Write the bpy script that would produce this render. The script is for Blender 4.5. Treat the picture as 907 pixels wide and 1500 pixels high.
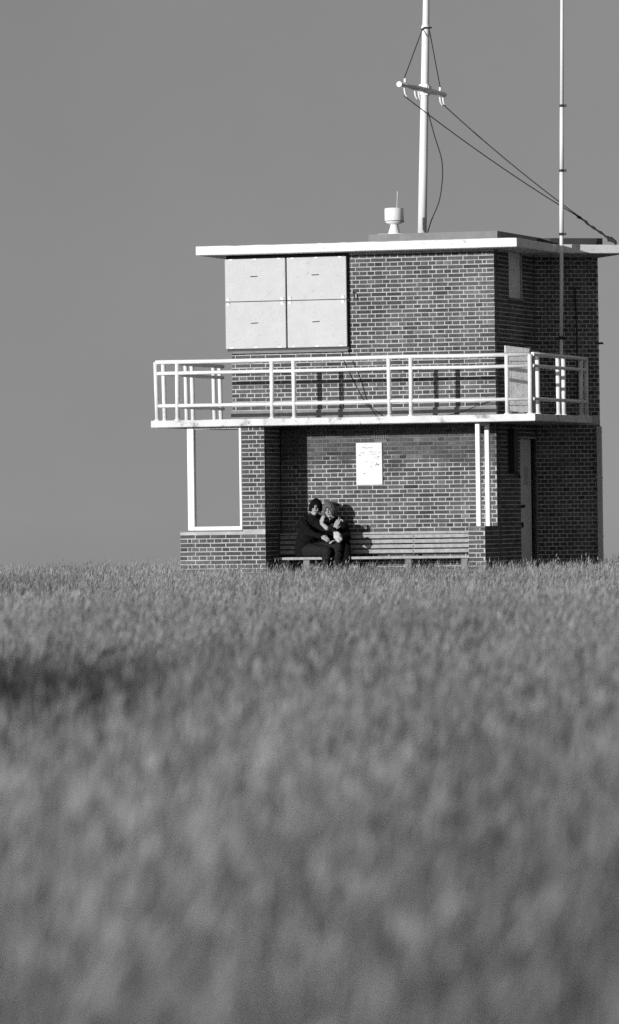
import bpy, bmesh, math, random
import numpy as np
from mathutils import Vector, Matrix

random.seed(7)
RNG = np.random.default_rng(11)
scene = bpy.context.scene
for o in list(bpy.data.objects):
    bpy.data.objects.remove(o)

# ------------------------------------------------------------------ camera
EYE = 0.78
LENS, SENSOR = 200.0, 36.0
ROLL, PITCH = 0.0137, math.atan(-(752.0 - 750.0) / 8333.0) * -1
cam_data = bpy.data.cameras.new('camera')
cam_data.sensor_fit = 'VERTICAL'
cam_data.sensor_height = SENSOR
cam_data.sensor_width = SENSOR
cam_data.lens = LENS
cam_data.clip_start = 0.5
cam_data.clip_end = 90000
cam_data.dof.use_dof = True
cam_data.dof.focus_distance = 85.0
cam_data.dof.aperture_fstop = 4.2
cam = bpy.data.objects.new('camera', cam_data)
scene.collection.objects.link(cam)
cam.matrix_world = (Matrix.Translation((0, 0, EYE)) @ Matrix.Rotation(math.pi / 2 + PITCH, 4, 'X')
                    @ Matrix.Rotation(-ROLL, 4, 'Z'))
scene.camera = cam

# ------------------------------------------------------------------ building frame: x right along the front, y into depth
ANG = math.radians(17)
P0 = Vector((2.80674, 85.0, 0.0))
FRAME = Matrix.Translation(P0) @ Matrix.Rotation(-ANG, 4, 'Z')
GROUND = -0.32

# ------------------------------------------------------------------ light
SUN_L = Vector((-0.54, -1.0, 0.172))                 # towards the sun, building frame
SUN_W = (FRAME.to_3x3() @ SUN_L).normalized()
SUN_EL = math.asin(SUN_W.z)
SUN_AZ = math.atan2(SUN_W.x, SUN_W.y)
world = bpy.data.worlds.new('World')
scene.world = world
world.use_nodes = True
wn = world.node_tree
for n in list(wn.nodes):
    wn.nodes.remove(n)
sky = wn.nodes.new('ShaderNodeTexSky')
sky.sky_type = 'NISHITA'
sky.sun_disc = False
sky.sun_elevation = SUN_EL
sky.sun_rotation = SUN_AZ % (2 * math.pi)
sky.air_density = 1.0
sky.dust_density = 2.0
bw = wn.nodes.new('ShaderNodeRGBToBW')               # a black-and-white photograph
bg = wn.nodes.new('ShaderNodeBackground')
bg.inputs['Strength'].default_value = 0.140
wo = wn.nodes.new('ShaderNodeOutputWorld')
# even, hazy dome: the whole sky is read a little above its own horizon, so it carries no dark band at the sea line
tcw = wn.nodes.new('ShaderNodeTexCoord')
sq = wn.nodes.new('ShaderNodeVectorMath'); sq.operation = 'MULTIPLY_ADD'
sq.inputs[1].default_value = (1.0, 1.0, 0.70)
sq.inputs[2].default_value = (0.0, 0.0, 0.34)
nrm = wn.nodes.new('ShaderNodeVectorMath'); nrm.operation = 'NORMALIZE'
wn.links.new(tcw.outputs['Generated'], sq.inputs[0])
wn.links.new(sq.outputs[0], nrm.inputs[0])
wn.links.new(nrm.outputs[0], sky.inputs['Vector'])
wn.links.new(sky.outputs[0], bw.inputs[0])
hz = wn.nodes.new('ShaderNodeTexNoise'); hz.inputs['Scale'].default_value = 9.0; hz.inputs['Detail'].default_value = 8; hz.inputs['Roughness'].default_value = 0.6
hm = wn.nodes.new('ShaderNodeMapRange')
hm.inputs['From Min'].default_value = 0.3; hm.inputs['From Max'].default_value = 0.7
hm.inputs['To Min'].default_value = 0.95; hm.inputs['To Max'].default_value = 1.05
hx = wn.nodes.new('ShaderNodeMath'); hx.operation = 'MULTIPLY'
wn.links.new(tcw.outputs['Generated'], hz.inputs['Vector'])
wn.links.new(hz.outputs['Fac'], hm.inputs['Value'])
wn.links.new(bw.outputs[0], hx.inputs[0]); wn.links.new(hm.outputs[0], hx.inputs[1])
wn.links.new(hx.outputs[0], bg.inputs['Color'])
wn.links.new(bg.outputs[0], wo.inputs['Surface'])
sun_data = bpy.data.lights.new('sun', 'SUN')
sun_data.energy = 4.2
sun_data.angle = math.radians(0.53)
sun_data.color = (1, 1, 1)
sun = bpy.data.objects.new('sun', sun_data)
scene.collection.objects.link(sun)
sun.location = (-30, -30, 30)
sun.rotation_euler = (-SUN_W).to_track_quat('-Z', 'Y').to_euler()

scene.cycles.use_denoising = False                   # the photograph is grainy film; keep the fine detail
vs = scene.view_settings
vs.view_transform = 'Standard'
vs.look = 'None'
vs.exposure = 0.0
vs.gamma = 1.0
vs.use_curve_mapping = False

# ------------------------------------------------------------------ materials
def new_mat(name):
    m = bpy.data.materials.new(name)
    m.use_nodes = True
    nt = m.node_tree
    b = nt.nodes['Principled BSDF']
    return m, nt, b

def grey(name, v, var=0.12, scale=8.0, rough=0.7, bump=0.0, bscale=60.0, stain=None, spec=0.3, metal=0.0):
    """grey surface with mottling; stain = (darker factor, scale, threshold) adds weathered blotches"""
    m, nt, b = new_mat(name)
    tc = nt.nodes.new('ShaderNodeTexCoord')
    ns = nt.nodes.new('ShaderNodeTexNoise')
    ns.inputs['Scale'].default_value = scale
    ns.inputs['Detail'].default_value = 6
    nt.links.new(tc.outputs['Object'], ns.inputs['Vector'])
    mr = nt.nodes.new('ShaderNodeMapRange')
    mr.inputs['From Min'].default_value = 0.25
    mr.inputs['From Max'].default_value = 0.75
    mr.inputs['To Min'].default_value = v * (1 - var)
    mr.inputs['To Max'].default_value = v * (1 + var)
    nt.links.new(ns.outputs['Fac'], mr.inputs['Value'])
    out = mr.outputs[0]
    if stain:
        f, sc, th = stain
        n2 = nt.nodes.new('ShaderNodeTexNoise')
        n2.inputs['Scale'].default_value = sc
        n2.inputs['Detail'].default_value = 9
        n2.inputs['Roughness'].default_value = 0.68
        nt.links.new(tc.outputs['Object'], n2.inputs['Vector'])
        m2 = nt.nodes.new('ShaderNodeMapRange')
        m2.inputs['From Min'].default_value = th
        m2.inputs['From Max'].default_value = th + 0.12
        m2.inputs['To Min'].default_value = 1.0
        m2.inputs['To Max'].default_value = f
        nt.links.new(n2.outputs['Fac'], m2.inputs['Value'])
        mu = nt.nodes.new('ShaderNodeMath')
        mu.operation = 'MULTIPLY'
        nt.links.new(out, mu.inputs[0])
        nt.links.new(m2.outputs[0], mu.inputs[1])
        out = mu.outputs[0]
    nt.links.new(out, b.inputs['Base Color'])
    b.inputs['Roughness'].default_value = rough
    b.inputs['Specular IOR Level'].default_value = spec
    b.inputs['Metallic'].default_value = metal
    if bump:
        n3 = nt.nodes.new('ShaderNodeTexNoise')
        n3.inputs['Scale'].default_value = bscale
        n3.inputs['Detail'].default_value = 5
        nt.links.new(tc.outputs['Object'], n3.inputs['Vector'])
        bp = nt.nodes.new('ShaderNodeBump')
        bp.inputs['Strength'].default_value = bump
        bp.inputs['Distance'].default_value = 0.01
        nt.links.new(n3.outputs['Fac'], bp.inputs['Height'])
        nt.links.new(bp.outputs['Normal'], b.inputs['Normal'])
    return m

def tone_mat(name, rough=0.85, noise=0.25, nscale=45.0, transl=0.0, spec=0.2, bump=0.35):
    """colour from the per-face attribute 'tone', with grain"""
    m, nt, b = new_mat(name)
    at = nt.nodes.new('ShaderNodeAttribute')
    at.attribute_name = 'tone'
    out = at.outputs['Fac']
    if noise:
        ge = nt.nodes.new('ShaderNodeNewGeometry')
        ns = nt.nodes.new('ShaderNodeTexNoise')
        ns.inputs['Scale'].default_value = nscale
        ns.inputs['Detail'].default_value = 5
        nt.links.new(ge.outputs['Position'], ns.inputs['Vector'])
        mr = nt.nodes.new('ShaderNodeMapRange')
        mr.inputs['From Min'].default_value = 0.3
        mr.inputs['From Max'].default_value = 0.7
        mr.inputs['To Min'].default_value = 1 - noise
        mr.inputs['To Max'].default_value = 1 + noise
        nt.links.new(ns.outputs['Fac'], mr.inputs['Value'])
        mu = nt.nodes.new('ShaderNodeMath')
        mu.operation = 'MULTIPLY'
        nt.links.new(out, mu.inputs[0])
        nt.links.new(mr.outputs[0], mu.inputs[1])
        out = mu.outputs[0]
        if bump:
            bp = nt.nodes.new('ShaderNodeBump')
            bp.inputs['Strength'].default_value = bump
            bp.inputs['Distance'].default_value = 0.004
            nt.links.new(ns.outputs['Fac'], bp.inputs['Height'])
            nt.links.new(bp.outputs['Normal'], b.inputs['Normal'])
        n4 = nt.nodes.new('ShaderNodeTexNoise')
        n4.inputs['Scale'].default_value = 1.7
        n4.inputs['Detail'].default_value = 7
        nt.links.new(ge.outputs['Position'], n4.inputs['Vector'])
        m4 = nt.nodes.new('ShaderNodeMapRange')
        m4.inputs['From Min'].default_value = 0.32
        m4.inputs['From Max'].default_value = 0.68
        m4.inputs['To Min'].default_value = 0.72
        m4.inputs['To Max'].default_value = 1.32
        nt.links.new(n4.outputs['Fac'], m4.inputs['Value'])
        u4 = nt.nodes.new('ShaderNodeMath')
        u4.operation = 'MULTIPLY'
        nt.links.new(out, u4.inputs[0])
        nt.links.new(m4.outputs[0], u4.inputs[1])
        out = u4.outputs[0]
    nt.links.new(out, b.inputs['Base Color'])
    b.inputs['Roughness'].default_value = rough
    b.inputs['Specular IOR Level'].default_value = spec
    if transl:
        tr = nt.nodes.new('ShaderNodeBsdfTranslucent')
        nt.links.new(out, tr.inputs['Color'])
        mx = nt.nodes.new('ShaderNodeMixShader')
        mx.inputs[0].default_value = transl
        nt.links.new(b.outputs[0], mx.inputs[1])
        nt.links.new(tr.outputs[0], mx.inputs[2])
        nt.links.new(mx.outputs[0], nt.nodes['Material Output'].inputs['Surface'])
    return m

M = {}
M['brick'] = tone_mat('brick', noise=0.32, nscale=38)
M['mortar'] = grey('mortar', 0.48, var=0.28, scale=5, rough=0.95, bump=0.4, bscale=120)
# repointed with dark mortar in the top courses of the alcove
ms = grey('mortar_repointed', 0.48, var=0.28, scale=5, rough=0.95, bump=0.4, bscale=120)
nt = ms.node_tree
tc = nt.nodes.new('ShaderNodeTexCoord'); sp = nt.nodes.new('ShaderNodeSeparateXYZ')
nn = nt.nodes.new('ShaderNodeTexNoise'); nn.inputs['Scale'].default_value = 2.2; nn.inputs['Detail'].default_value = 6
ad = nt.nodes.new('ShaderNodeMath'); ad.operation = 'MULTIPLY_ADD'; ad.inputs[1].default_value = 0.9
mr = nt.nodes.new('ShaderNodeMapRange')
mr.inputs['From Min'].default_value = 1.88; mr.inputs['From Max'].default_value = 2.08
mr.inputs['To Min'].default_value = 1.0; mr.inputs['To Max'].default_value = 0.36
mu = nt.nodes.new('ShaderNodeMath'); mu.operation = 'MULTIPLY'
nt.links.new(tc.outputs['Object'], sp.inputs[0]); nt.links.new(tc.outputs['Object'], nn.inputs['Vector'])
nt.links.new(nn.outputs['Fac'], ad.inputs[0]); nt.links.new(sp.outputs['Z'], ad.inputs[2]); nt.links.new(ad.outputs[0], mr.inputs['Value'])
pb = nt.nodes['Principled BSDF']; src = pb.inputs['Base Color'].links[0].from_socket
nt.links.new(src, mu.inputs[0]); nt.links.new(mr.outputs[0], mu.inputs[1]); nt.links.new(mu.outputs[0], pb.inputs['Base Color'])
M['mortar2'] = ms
M['fascia'] = grey('painted_concrete_roof', 0.80, var=0.05, scale=3, rough=0.7, bump=0.25, bscale=70, stain=(0.60, 7.0, 0.575))
M['slab'] = grey('painted_concrete_balcony', 0.70, var=0.10, scale=4, rough=0.75, bump=0.35, bscale=60, stain=(0.38, 5.0, 0.53))
M['soffit'] = grey('soffit_paint', 0.35, var=0.15, scale=3, rough=0.9)
M['white'] = grey('white_gloss_paint', 0.82, var=0.03, scale=10, rough=0.4, spec=0.4)
M['railpaint'] = grey('white_rail_paint', 0.80, var=0.08, scale=14, rough=0.5, bump=0.2, bscale=50, stain=(0.55, 16.0, 0.63))
M['shutter'] = grey('cream_shutter_paint', 0.53, var=0.05, scale=5, rough=0.6, bump=0.1, bscale=30, stain=(0.80, 12.0, 0.57))
M['concrete'] = grey('bare_concrete', 0.22, var=0.2, scale=7, rough=0.95, bump=0.3, bscale=50, stain=(0.7, 4.0, 0.58))
M['feltlight'] = grey('grey_roof_upstand', 0.22, var=0.15, scale=6, rough=0.95, bump=0.3)
M['felt'] = grey('roofing_felt', 0.06, var=0.2, scale=6, rough=0.95, bump=0.3)
M['black'] = grey('black_paint', 0.015, var=0.2, scale=20, rough=0.5)
M['door'] = grey('grey_door_paint', 0.72, var=0.08, scale=4, rough=0.6, stain=(0.8, 6, 0.62))
M['doorwhite'] = grey('peeling_white_door', 0.76, var=0.12, scale=9, rough=0.7, bump=0.3, stain=(0.3, 22.0, 0.57))
M['board'] = grey('window_board', 0.85, var=0.1, scale=5, rough=0.8)
M['plate'] = grey('metal_plate', 0.55, var=0.1, scale=20, rough=0.4)
M['wood'] = grey('pale_bench_timber', 0.36, var=0.25, scale=16, rough=0.85, bump=0.4, bscale=40, stain=(0.75, 9.0, 0.6))
M['rope'] = grey('dark_rope', 0.035, var=0.2, scale=40, rough=0.9)
M['iron'] = grey('dark_iron', 0.03, var=0.3, scale=30, rough=0.6)
M['skin'] = grey('skin', 0.36, var=0.06, scale=20, rough=0.55)
M['jacket'] = grey('dark_jacket', 0.009, var=0.25, scale=18, rough=0.9, bump=0.5, bscale=22, spec=0.06)
M['blacktop'] = grey('black_top', 0.006, var=0.25, scale=18, rough=0.9, bump=0.5, bscale=22, spec=0.06)
M['jeans'] = grey('dark_jeans', 0.020, var=0.25, scale=24, rough=0.9, bump=0.5, bscale=26, spec=0.06)
M['trousers'] = grey('black_trousers', 0.008, var=0.2, scale=24, rough=0.9, bump=0.5, bscale=26, spec=0.06)
M['shoe'] = grey('shoe_leather', 0.03, var=0.2, scale=20, rough=0.6)
M['hairdark'] = grey('dark_hair', 0.007, var=0.4, scale=30, rough=0.6, bump=0.8, bscale=90, spec=0.06)
M['hairfair'] = grey('fair_hair', 0.14, var=0.35, scale=30, rough=0.6, bump=0.8, bscale=90, spec=0.06)
M['bag'] = grey('pale_cloth', 0.50, var=0.08, scale=14, rough=0.9, bump=0.4, bscale=25)
M['eye'] = grey('dark_eye', 0.02, var=0.1, rough=0.3)
M['lip'] = grey('lips', 0.15, var=0.1, rough=0.5)
M['grass'] = tone_mat('grass_blades', rough=0.8, noise=0.0, transl=0.42, spec=0.10, bump=0)

# ground soil under the grass
M['soil'] = grey('turf_soil', 0.075, var=0.35, scale=1.2, rough=1.0, bump=0.6, bscale=9)
# sea
m, nt, b = new_mat('sea_water')
b.inputs['Base Color'].default_value = (0.25, 0.25, 0.25, 1)
b.inputs['Roughness'].default_value = 0.0
b.inputs['IOR'].default_value = 1.33
ns = nt.nodes.new('ShaderNodeTexNoise'); ns.inputs['Scale'].default_value = 0.25; ns.inputs['Detail'].default_value = 4
bp = nt.nodes.new('ShaderNodeBump'); bp.inputs['Strength'].default_value = 0.01; bp.inputs['Distance'].default_value = 0.004
tc = nt.nodes.new('ShaderNodeTexCoord')
nt.links.new(tc.outputs['Object'], ns.inputs['Vector']); nt.links.new(ns.outputs['Fac'], bp.inputs['Height'])
nt.links.new(bp.outputs['Normal'], b.inputs['Normal'])
M['sea'] = m
# faded notice: white sheet with faint smudged print
m, nt, b = new_mat('faded_notice')
tc = nt.nodes.new('ShaderNodeTexCoord')
mp = nt.nodes.new('ShaderNodeMapping'); mp.inputs['Scale'].default_value = (9, 1, 26)
ns = nt.nodes.new('ShaderNodeTexNoise'); ns.inputs['Scale'].default_value = 1.0; ns.inputs['Detail'].default_value = 6; ns.inputs['Roughness'].default_value = 0.65
nt.links.new(tc.outputs['Object'], mp.inputs['Vector']); nt.links.new(mp.outputs[0], ns.inputs['Vector'])
mr = nt.nodes.new('ShaderNodeMapRange')
mr.inputs['From Min'].default_value = 0.55; mr.inputs['From Max'].default_value = 0.68
mr.inputs['To Min'].default_value = 0.72; mr.inputs['To Max'].default_value = 0.56
nt.links.new(ns.outputs['Fac'], mr.inputs['Value']); nt.links.new(mr.outputs[0], b.inputs['Base Color'])
b.inputs['Roughness'].default_value = 0.6
M['notice'] = m
M['print'] = grey('faded_print', 0.16, var=0.4, scale=60, rough=0.8)

# ------------------------------------------------------------------ mesh helpers
class MB:
    def __init__(self):
        self.v, self.f, self.t = [], [], []
    def add(self, vs_, fs, tone=None):
        n = len(self.v)
        self.v += [tuple(p) for p in vs_]
        self.f += [tuple(i + n for i in f) for f in fs]
        self.t += [tone if tone is not None else 0.5] * len(fs)
        return self
    def box(self, u0, u1, w0, w1, z0, z1, tone=None):
        p = [(u0, w0, z0), (u1, w0, z0), (u1, w1, z0), (u0, w1, z0), (u0, w0, z1), (u1, w0, z1), (u1, w1, z1), (u0, w1, z1)]
        return self.add(p, [(3, 2, 1, 0), (4, 5, 6, 7), (0, 1, 5, 4), (1, 2, 6, 5), (2, 3, 7, 6), (3, 0, 4, 7)], tone)
    def bbox(self, u0, u1, w0, w1, z0, z1, b=0.004):
        """box with chamfered edges"""
        bm = bmesh.new()
        bmesh.ops.create_cube(bm, size=1.0)
        for v in bm.verts:
            v.co = Vector(((u0 + u1) / 2 + v.co.x * (u1 - u0), (w0 + w1) / 2 + v.co.y * (w1 - w0), (z0 + z1) / 2 + v.co.z * (z1 - z0)))
        bmesh.ops.bevel(bm, geom=bm.edges[:], offset=b, segments=2, affect='EDGES')
        bm.verts.index_update()
        self.add([v.co[:] for v in bm.verts], [[v.index for v in f.verts] for f in bm.faces])
        bm.free()
        return self
    def prism(self, poly, z0, z1):
        n = len(poly)
        p = [(x, y, z0) for x, y in poly] + [(x, y, z1) for x, y in poly]
        fs = [tuple(reversed(range(n))), tuple(range(n, 2 * n))]
        fs += [(i, (i + 1) % n, (i + 1) % n + n, i + n) for i in range(n)]
        return self.add(p, fs)
    def tube(self, pts, r, seg=10, cap=True):
        pts = [Vector(p) for p in pts]
        rs = r if isinstance(r, (list, tuple)) else [r] * len(pts)
        n0 = len(self.v)
        ref = None
        for i, p in enumerate(pts):
            d = (pts[min(i + 1, len(pts) - 1)] - pts[max(i - 1, 0)]).normalized()
            if ref is None:
                ref = Vector((0, 0, 1)) if abs(d.z) < 0.9 else Vector((1, 0, 0))
            a = (ref - d * ref.dot(d)).normalized()
            ref = a
            c = d.cross(a)
            for k in range(seg):
                t = 2 * math.pi * k / seg
                self.v.append(tuple(p + (a * math.cos(t) + c * math.sin(t)) * rs[i]))
        nf = 0
        for i in range(len(pts) - 1):
            for k in range(seg):
                k2 = (k + 1) % seg
                self.f.append((n0 + i * seg + k, n0 + i * seg + k2, n0 + (i + 1) * seg + k2, n0 + (i + 1) * seg + k)); nf += 1
        if cap:
            self.f.append(tuple(n0 + k for k in reversed(range(seg))))
            self.f.append(tuple(n0 + (len(pts) - 1) * seg + k for k in range(seg))); nf += 2
        self.t += [0.5] * nf
        return self
    def lathe(self, prof, c, seg=28):
        """prof: list of (r, z) from bottom to top"""
        n0 = len(self.v)
        for r, z in prof:
            for k in range(seg):
                t = 2 * math.pi * k / seg
                self.v.append((c[0] + r * math.cos(t), c[1] + r * math.sin(t), c[2] + z))
        nf = 0
        for i in range(len(prof) - 1):
            for k in range(seg):
                k2 = (k + 1) % seg
                self.f.append((n0 + i * seg + k, n0 + i * seg + k2, n0 + (i + 1) * seg + k2, n0 + (i + 1) * seg + k)); nf += 1
        self.f.append(tuple(n0 + k for k in reversed(range(seg))))
        self.f.append(tuple(n0 + (len(prof) - 1) * seg + k for k in range(seg))); nf += 2
        self.t += [0.5] * nf
        return self
    def mesh(self, name, mat, smooth=False, tone=False):
        me = bpy.data.meshes.new(name)
        me.from_pydata(self.v, [], self.f)
        me.materials.append(mat)
        if tone:
            a = me.attributes.new('tone', 'FLOAT', 'FACE')
            a.data.foreach_set('value', self.t)
        if smooth:
            for p in me.polygons:
                p.use_smooth = len(p.vertices) == 4
        me.update()
        return me
    def build(self, name, mat, parent=None, smooth=False, tone=False):
        return link(name, self.mesh(name, mat, smooth, tone), parent)

def link(name, me, parent=None):
    o = bpy.data.objects.new(name, me)
    scene.collection.objects.link(o)
    if parent is not None:
        o.parent = parent
    return o

def tag(o, label=None, cat=None, group=None, kind=None):
    if label: o['label'] = label
    if cat: o['category'] = cat
    if group: o['group'] = group
    if kind: o['kind'] = kind
    return o

def thing(name, label, cat, at):
    """Empty at the thing's base; at = building-frame point; children use building-frame offsets from it"""
    o = bpy.data.objects.new(name, None)
    o.empty_display_size = 0.2
    scene.collection.objects.link(o)
    o.matrix_world = FRAME @ Matrix.Translation(at)
    return tag(o, label, cat)

# ------------------------------------------------------------------ setting: ground, sea
def vnoise(x, y, seed, cell):
    """smooth value noise in 0..1"""
    g = np.random.default_rng(seed).random((257, 257))
    X, Y = x / cell + 1000.0, y / cell + 1000.0
    i, j = np.floor(X).astype(int), np.floor(Y).astype(int)
    fx, fy = X - i, Y - j
    fx, fy = fx * fx * (3 - 2 * fx), fy * fy * (3 - 2 * fy)
    i0, i1, j0, j1 = i % 257, (i + 1) % 257, j % 257, (j + 1) % 257
    return (g[i0, j0] * (1 - fx) + g[i1, j0] * fx) * (1 - fy) + (g[i0, j1] * (1 - fx) + g[i1, j1] * fx) * fy

CREST = 91.5
def ground_z(x, y):
    x = np.asarray(x, float); y = np.asarray(y, float)
    near = np.clip((84.0 - y) / 20.0, 0, 1)
    lump = (vnoise(x, y, 3, 6.0) - 0.5) * 0.10 + (vnoise(x, y, 4, 1.7) - 0.5) * 0.05
    z = GROUND + lump * near
    d = np.clip(y - CREST, 0, None)
    z = z - 0.02 * d ** 2 * (d < 10) - (2.0 + (d - 10) * 0.9) * (d >= 10)
    return z

def axis(segs):
    out = []
    for a, b_, n in segs:
        out += list(np.linspace(a, b_, n, endpoint=False))
    return np.array(out + [segs[-1][1]])
gx = axis([(-600, -60, 12), (-60, -14, 16), (-14, 14, 70), (14, 60, 16), (60, 600, 12)])
gy = axis([(-500, -30, 10), (-30, 5, 12), (5, 95, 150), (95, 125, 14)])
GX, GY = np.meshgrid(gx, gy, indexing='ij')
GZ = ground_z(GX, GY)
nx, ny = GX.shape
verts = np.stack([GX.ravel(), GY.ravel(), GZ.ravel()], 1)
idx = np.arange(nx * ny).reshape(nx, ny)
faces = np.stack([idx[:-1, :-1].ravel(), idx[1:, :-1].ravel(), idx[1:, 1:].ravel(), idx[:-1, 1:].ravel()], 1)
me = bpy.data.meshes.new('ground')
me.from_pydata(verts.tolist(), [], faces.tolist())
me.materials.append(M['soil'])
for p in me.polygons: p.use_smooth = True
tag(link('ground', me), kind='structure')

me = bpy.data.meshes.new('sea')
S_ = 40000
me.from_pydata([(-S_, 100, -13), (S_, 100, -13), (S_, S_, -13), (-S_, S_, -13)], [], [(0, 1, 2, 3)])
me.materials.append(M['sea'])
tag(link('sea', me), kind='structure')

# ------------------------------------------------------------------ the lookout building
B = thing('lookout_building', 'two-storey brick lookout station with flat white-edged roof and wraparound balcony', 'building', (0, 0, GROUND))
OFF = Vector((0, 0, -GROUND))      # children are built with z measured from the picture's grass line
def part(name, mb, mat, parent=None, smooth=False, tone=False):
    o = mb.build(name, mat, parent or B, smooth, tone)
    if (parent or B) is B:
        o.location = OFF
    return o

COURSE, STR, JOINT = 0.0644, 0.240, 0.0120
ZB = -0.355                         # bottom of the first course
bulk = MB()                         # all bricks beyond the 300 largest
cands = []                          # (rank, wall object, matrix, kind)
MORTAR_IN = 0.004

def brick_shape(L, H, Dp, ch=0.003):
    """brick with its outer face at y=0 looking to -y, centred on x and z, chamfered front arrises"""
    x, z = L / 2, H / 2
    p = [(-x + ch, 0, -z + ch), (x - ch, 0, -z + ch), (x - ch, 0, z - ch), (-x + ch, 0, z - ch),
         (-x, ch, -z), (x, ch, -z), (x, ch, z), (-x, ch, z),
         (-x, Dp, -z), (x, Dp, -z), (x, Dp, z), (-x, Dp, z)]
    f = [(0, 1, 2, 3)] + [(i + 4, (i + 1) % 4 + 4, (i + 1) % 4, i) for i in range(4)] + [(i + 8, (i + 1) % 4 + 8, (i + 1) % 4 + 4, i + 4) for i in range(4)]
    return p, f

def brick_tone():
    t = random.gauss(0.092, 0.016)
    if random.random() < 0.10: t *= 0.72
    if random.random() < 0.08: t *= 1.30
    return max(0.045, min(0.17, t))

def lay_wall(name, a, b, z0, z1, thick, openings=(), bond='english', front=False, phase=0, single=False, flip=False):
    """brick wall from plan point a to b; its outer face is on the right-hand side walking a -> b seen from above is -normal"""
    a, b = Vector(a), Vector(b)
    L = (b - a).length
    d = (b - a) / L
    n_in = Vector((-d.y, d.x))       # into the wall
    def P(s, dep, z):
        q = a + d * s + n_in * dep
        return (q.x, q.y, z)
    # mortar body, cut into cells around the openings
    ss = sorted({0.0, L, *[o[0] for o in openings], *[o[1] for o in openings]})
    zz = sorted({z0, z1, *[o[2] for o in openings], *[o[3] for o in openings]})
    ss = [s for s in ss if -1e-6 <= s <= L + 1e-6]
    zz = [z for z in zz if z0 - 1e-6 <= z <= z1 + 1e-6]
    mb = MB()
    for i in range(len(ss) - 1):
        for j in range(len(zz) - 1):
            cs, cz = (ss[i] + ss[i + 1]) / 2, (zz[j] + zz[j + 1]) / 2
            if any(o[0] < cs < o[1] and o[2] < cz < o[3] for o in openings):
                continue
            s0, s1, q0, q1 = ss[i], ss[i + 1], zz[j], zz[j + 1]
            if i == 0: s0 += MORTAR_IN
            if i == len(ss) - 2: s1 -= MORTAR_IN
            if s1 - s0 < 0.01 or q1 - q0 < 0.005: continue
            v = [P(s0, MORTAR_IN, q0), P(s1, MORTAR_IN, q0), P(s1, thick, q0), P(s0, thick, q0),
                 P(s0, MORTAR_IN, q1), P(s1, MORTAR_IN, q1), P(s1, thick, q1), P(s0, thick, q1)]
            mb.add(v, [(3, 2, 1, 0), (4, 5, 6, 7), (0, 1, 5, 4), (1, 2, 6, 5), (2, 3, 7, 6), (3, 0, 4, 7)])
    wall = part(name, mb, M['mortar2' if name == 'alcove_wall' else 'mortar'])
    k0 = int(math.ceil((z0 - ZB) / COURSE - 0.35))
    k = k0
    while True:
        zb = ZB + k * COURSE
        zc = zb + COURSE / 2
        if zc + 0.02 > z1: break
        hz = COURSE - JOINT
        stretch = ((k + phase) % 2 == 0)
        segs = []
        if bond == 'header':
            s = 0.0 if k % 2 else -0.06
            while s < L:
                segs.append((s, s + 0.12)); s += 0.12
        elif stretch:
            s = 0.0
            while s < L:
                segs.append((s, s + STR)); s += STR
        else:
            segs = [(0, 0.12), (0.12, 0.18)]
            s = 0.18
            while s < L:
                segs.append((s, s + 0.12)); s += 0.12
        for s0, s1 in segs:
            if flip: s0, s1 = L - s1, L - s0
            iv = [(max(0, s0), min(L, s1))]
            for o in openings:
                if not (o[2] - 0.01 < zc < o[3] + 0.01): continue
                nv = []
                for x0, x1 in iv:
                    if o[1] <= x0 or o[0] >= x1: nv.append((x0, x1)); continue
                    if x0 < o[0]: nv.append((x0, o[0]))
                    if x1 > o[1]: nv.append((o[1], x1))
                iv = nv
            for x0, x1 in iv:
                w_ = x1 - x0
                if w_ < 0.03: continue
                l_ = w_ - JOINT + random.uniform(-0.002, 0.002)
                h_ = hz + random.uniform(-0.003, 0.002)
                c = P((x0 + x1) / 2 + random.uniform(-0.0015, 0.0015), random.uniform(-0.0015, 0.0015), zc + random.uniform(-0.0015, 0.0015))
                R = Matrix(((d.x, n_in.x, 0), (d.y, n_in.y, 0), (0, 0, 1)))
                tilt = Matrix.Rotation(random.gauss(0, 0.006), 3, 'Y')
                full = w_ > STR - 0.005
                if front and full:
                    cands.append((random.random() if not single else -1, wall, Matrix.Translation(c) @ (R @ tilt).to_4x4(), None))
                else:
                    p, f = brick_shape(l_, h_, 0.05)
                    bulk.add([Vector(c) + R @ (tilt @ Vector(q)) for q in p], f, brick_tone())
        k += 1
    return wall

SLAB0, SLAB1, ROOF0, ROOF1 = 2.10, 2.205, 4.70, 4.83
# upper storey
SH = (-4.19, -2.285, 3.285, 4.655)      # shutter rectangle on the front
lay_wall('front_wall', (-4.14, 0), (0, 0), SLAB1, ROOF0, 0.24, openings=[(-0.01, 4.14 - 2.275, 3.25, 4.71)], front=True, flip=True)
lay_wall('side_wall', (0, 0.004), (0, 2.345), SLAB1, ROOF0, 0.24, openings=[(0.85, 1.64, 3.99, 4.71), (1.75, 2.30, SLAB1 - .01, 3.27)])
lay_wall('stair_wall', (0.004, 2.352), (0.861, 2.950), SLAB1, ROOF0, 0.24, bond='header')
lay_wall('stair_wall', (0.861, 2.950), (0.361, 3.816), ZB, ROOF0, 0.24, bond='header')
lay_wall('left_wall', (-4.136, 2.4), (-4.136, 0.25), SLAB1, ROOF0, 0.24)
lay_wall('rear_wall', (0.361, 3.816), (-4.0, 2.42), ZB, ROOF0, 0.22)
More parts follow.
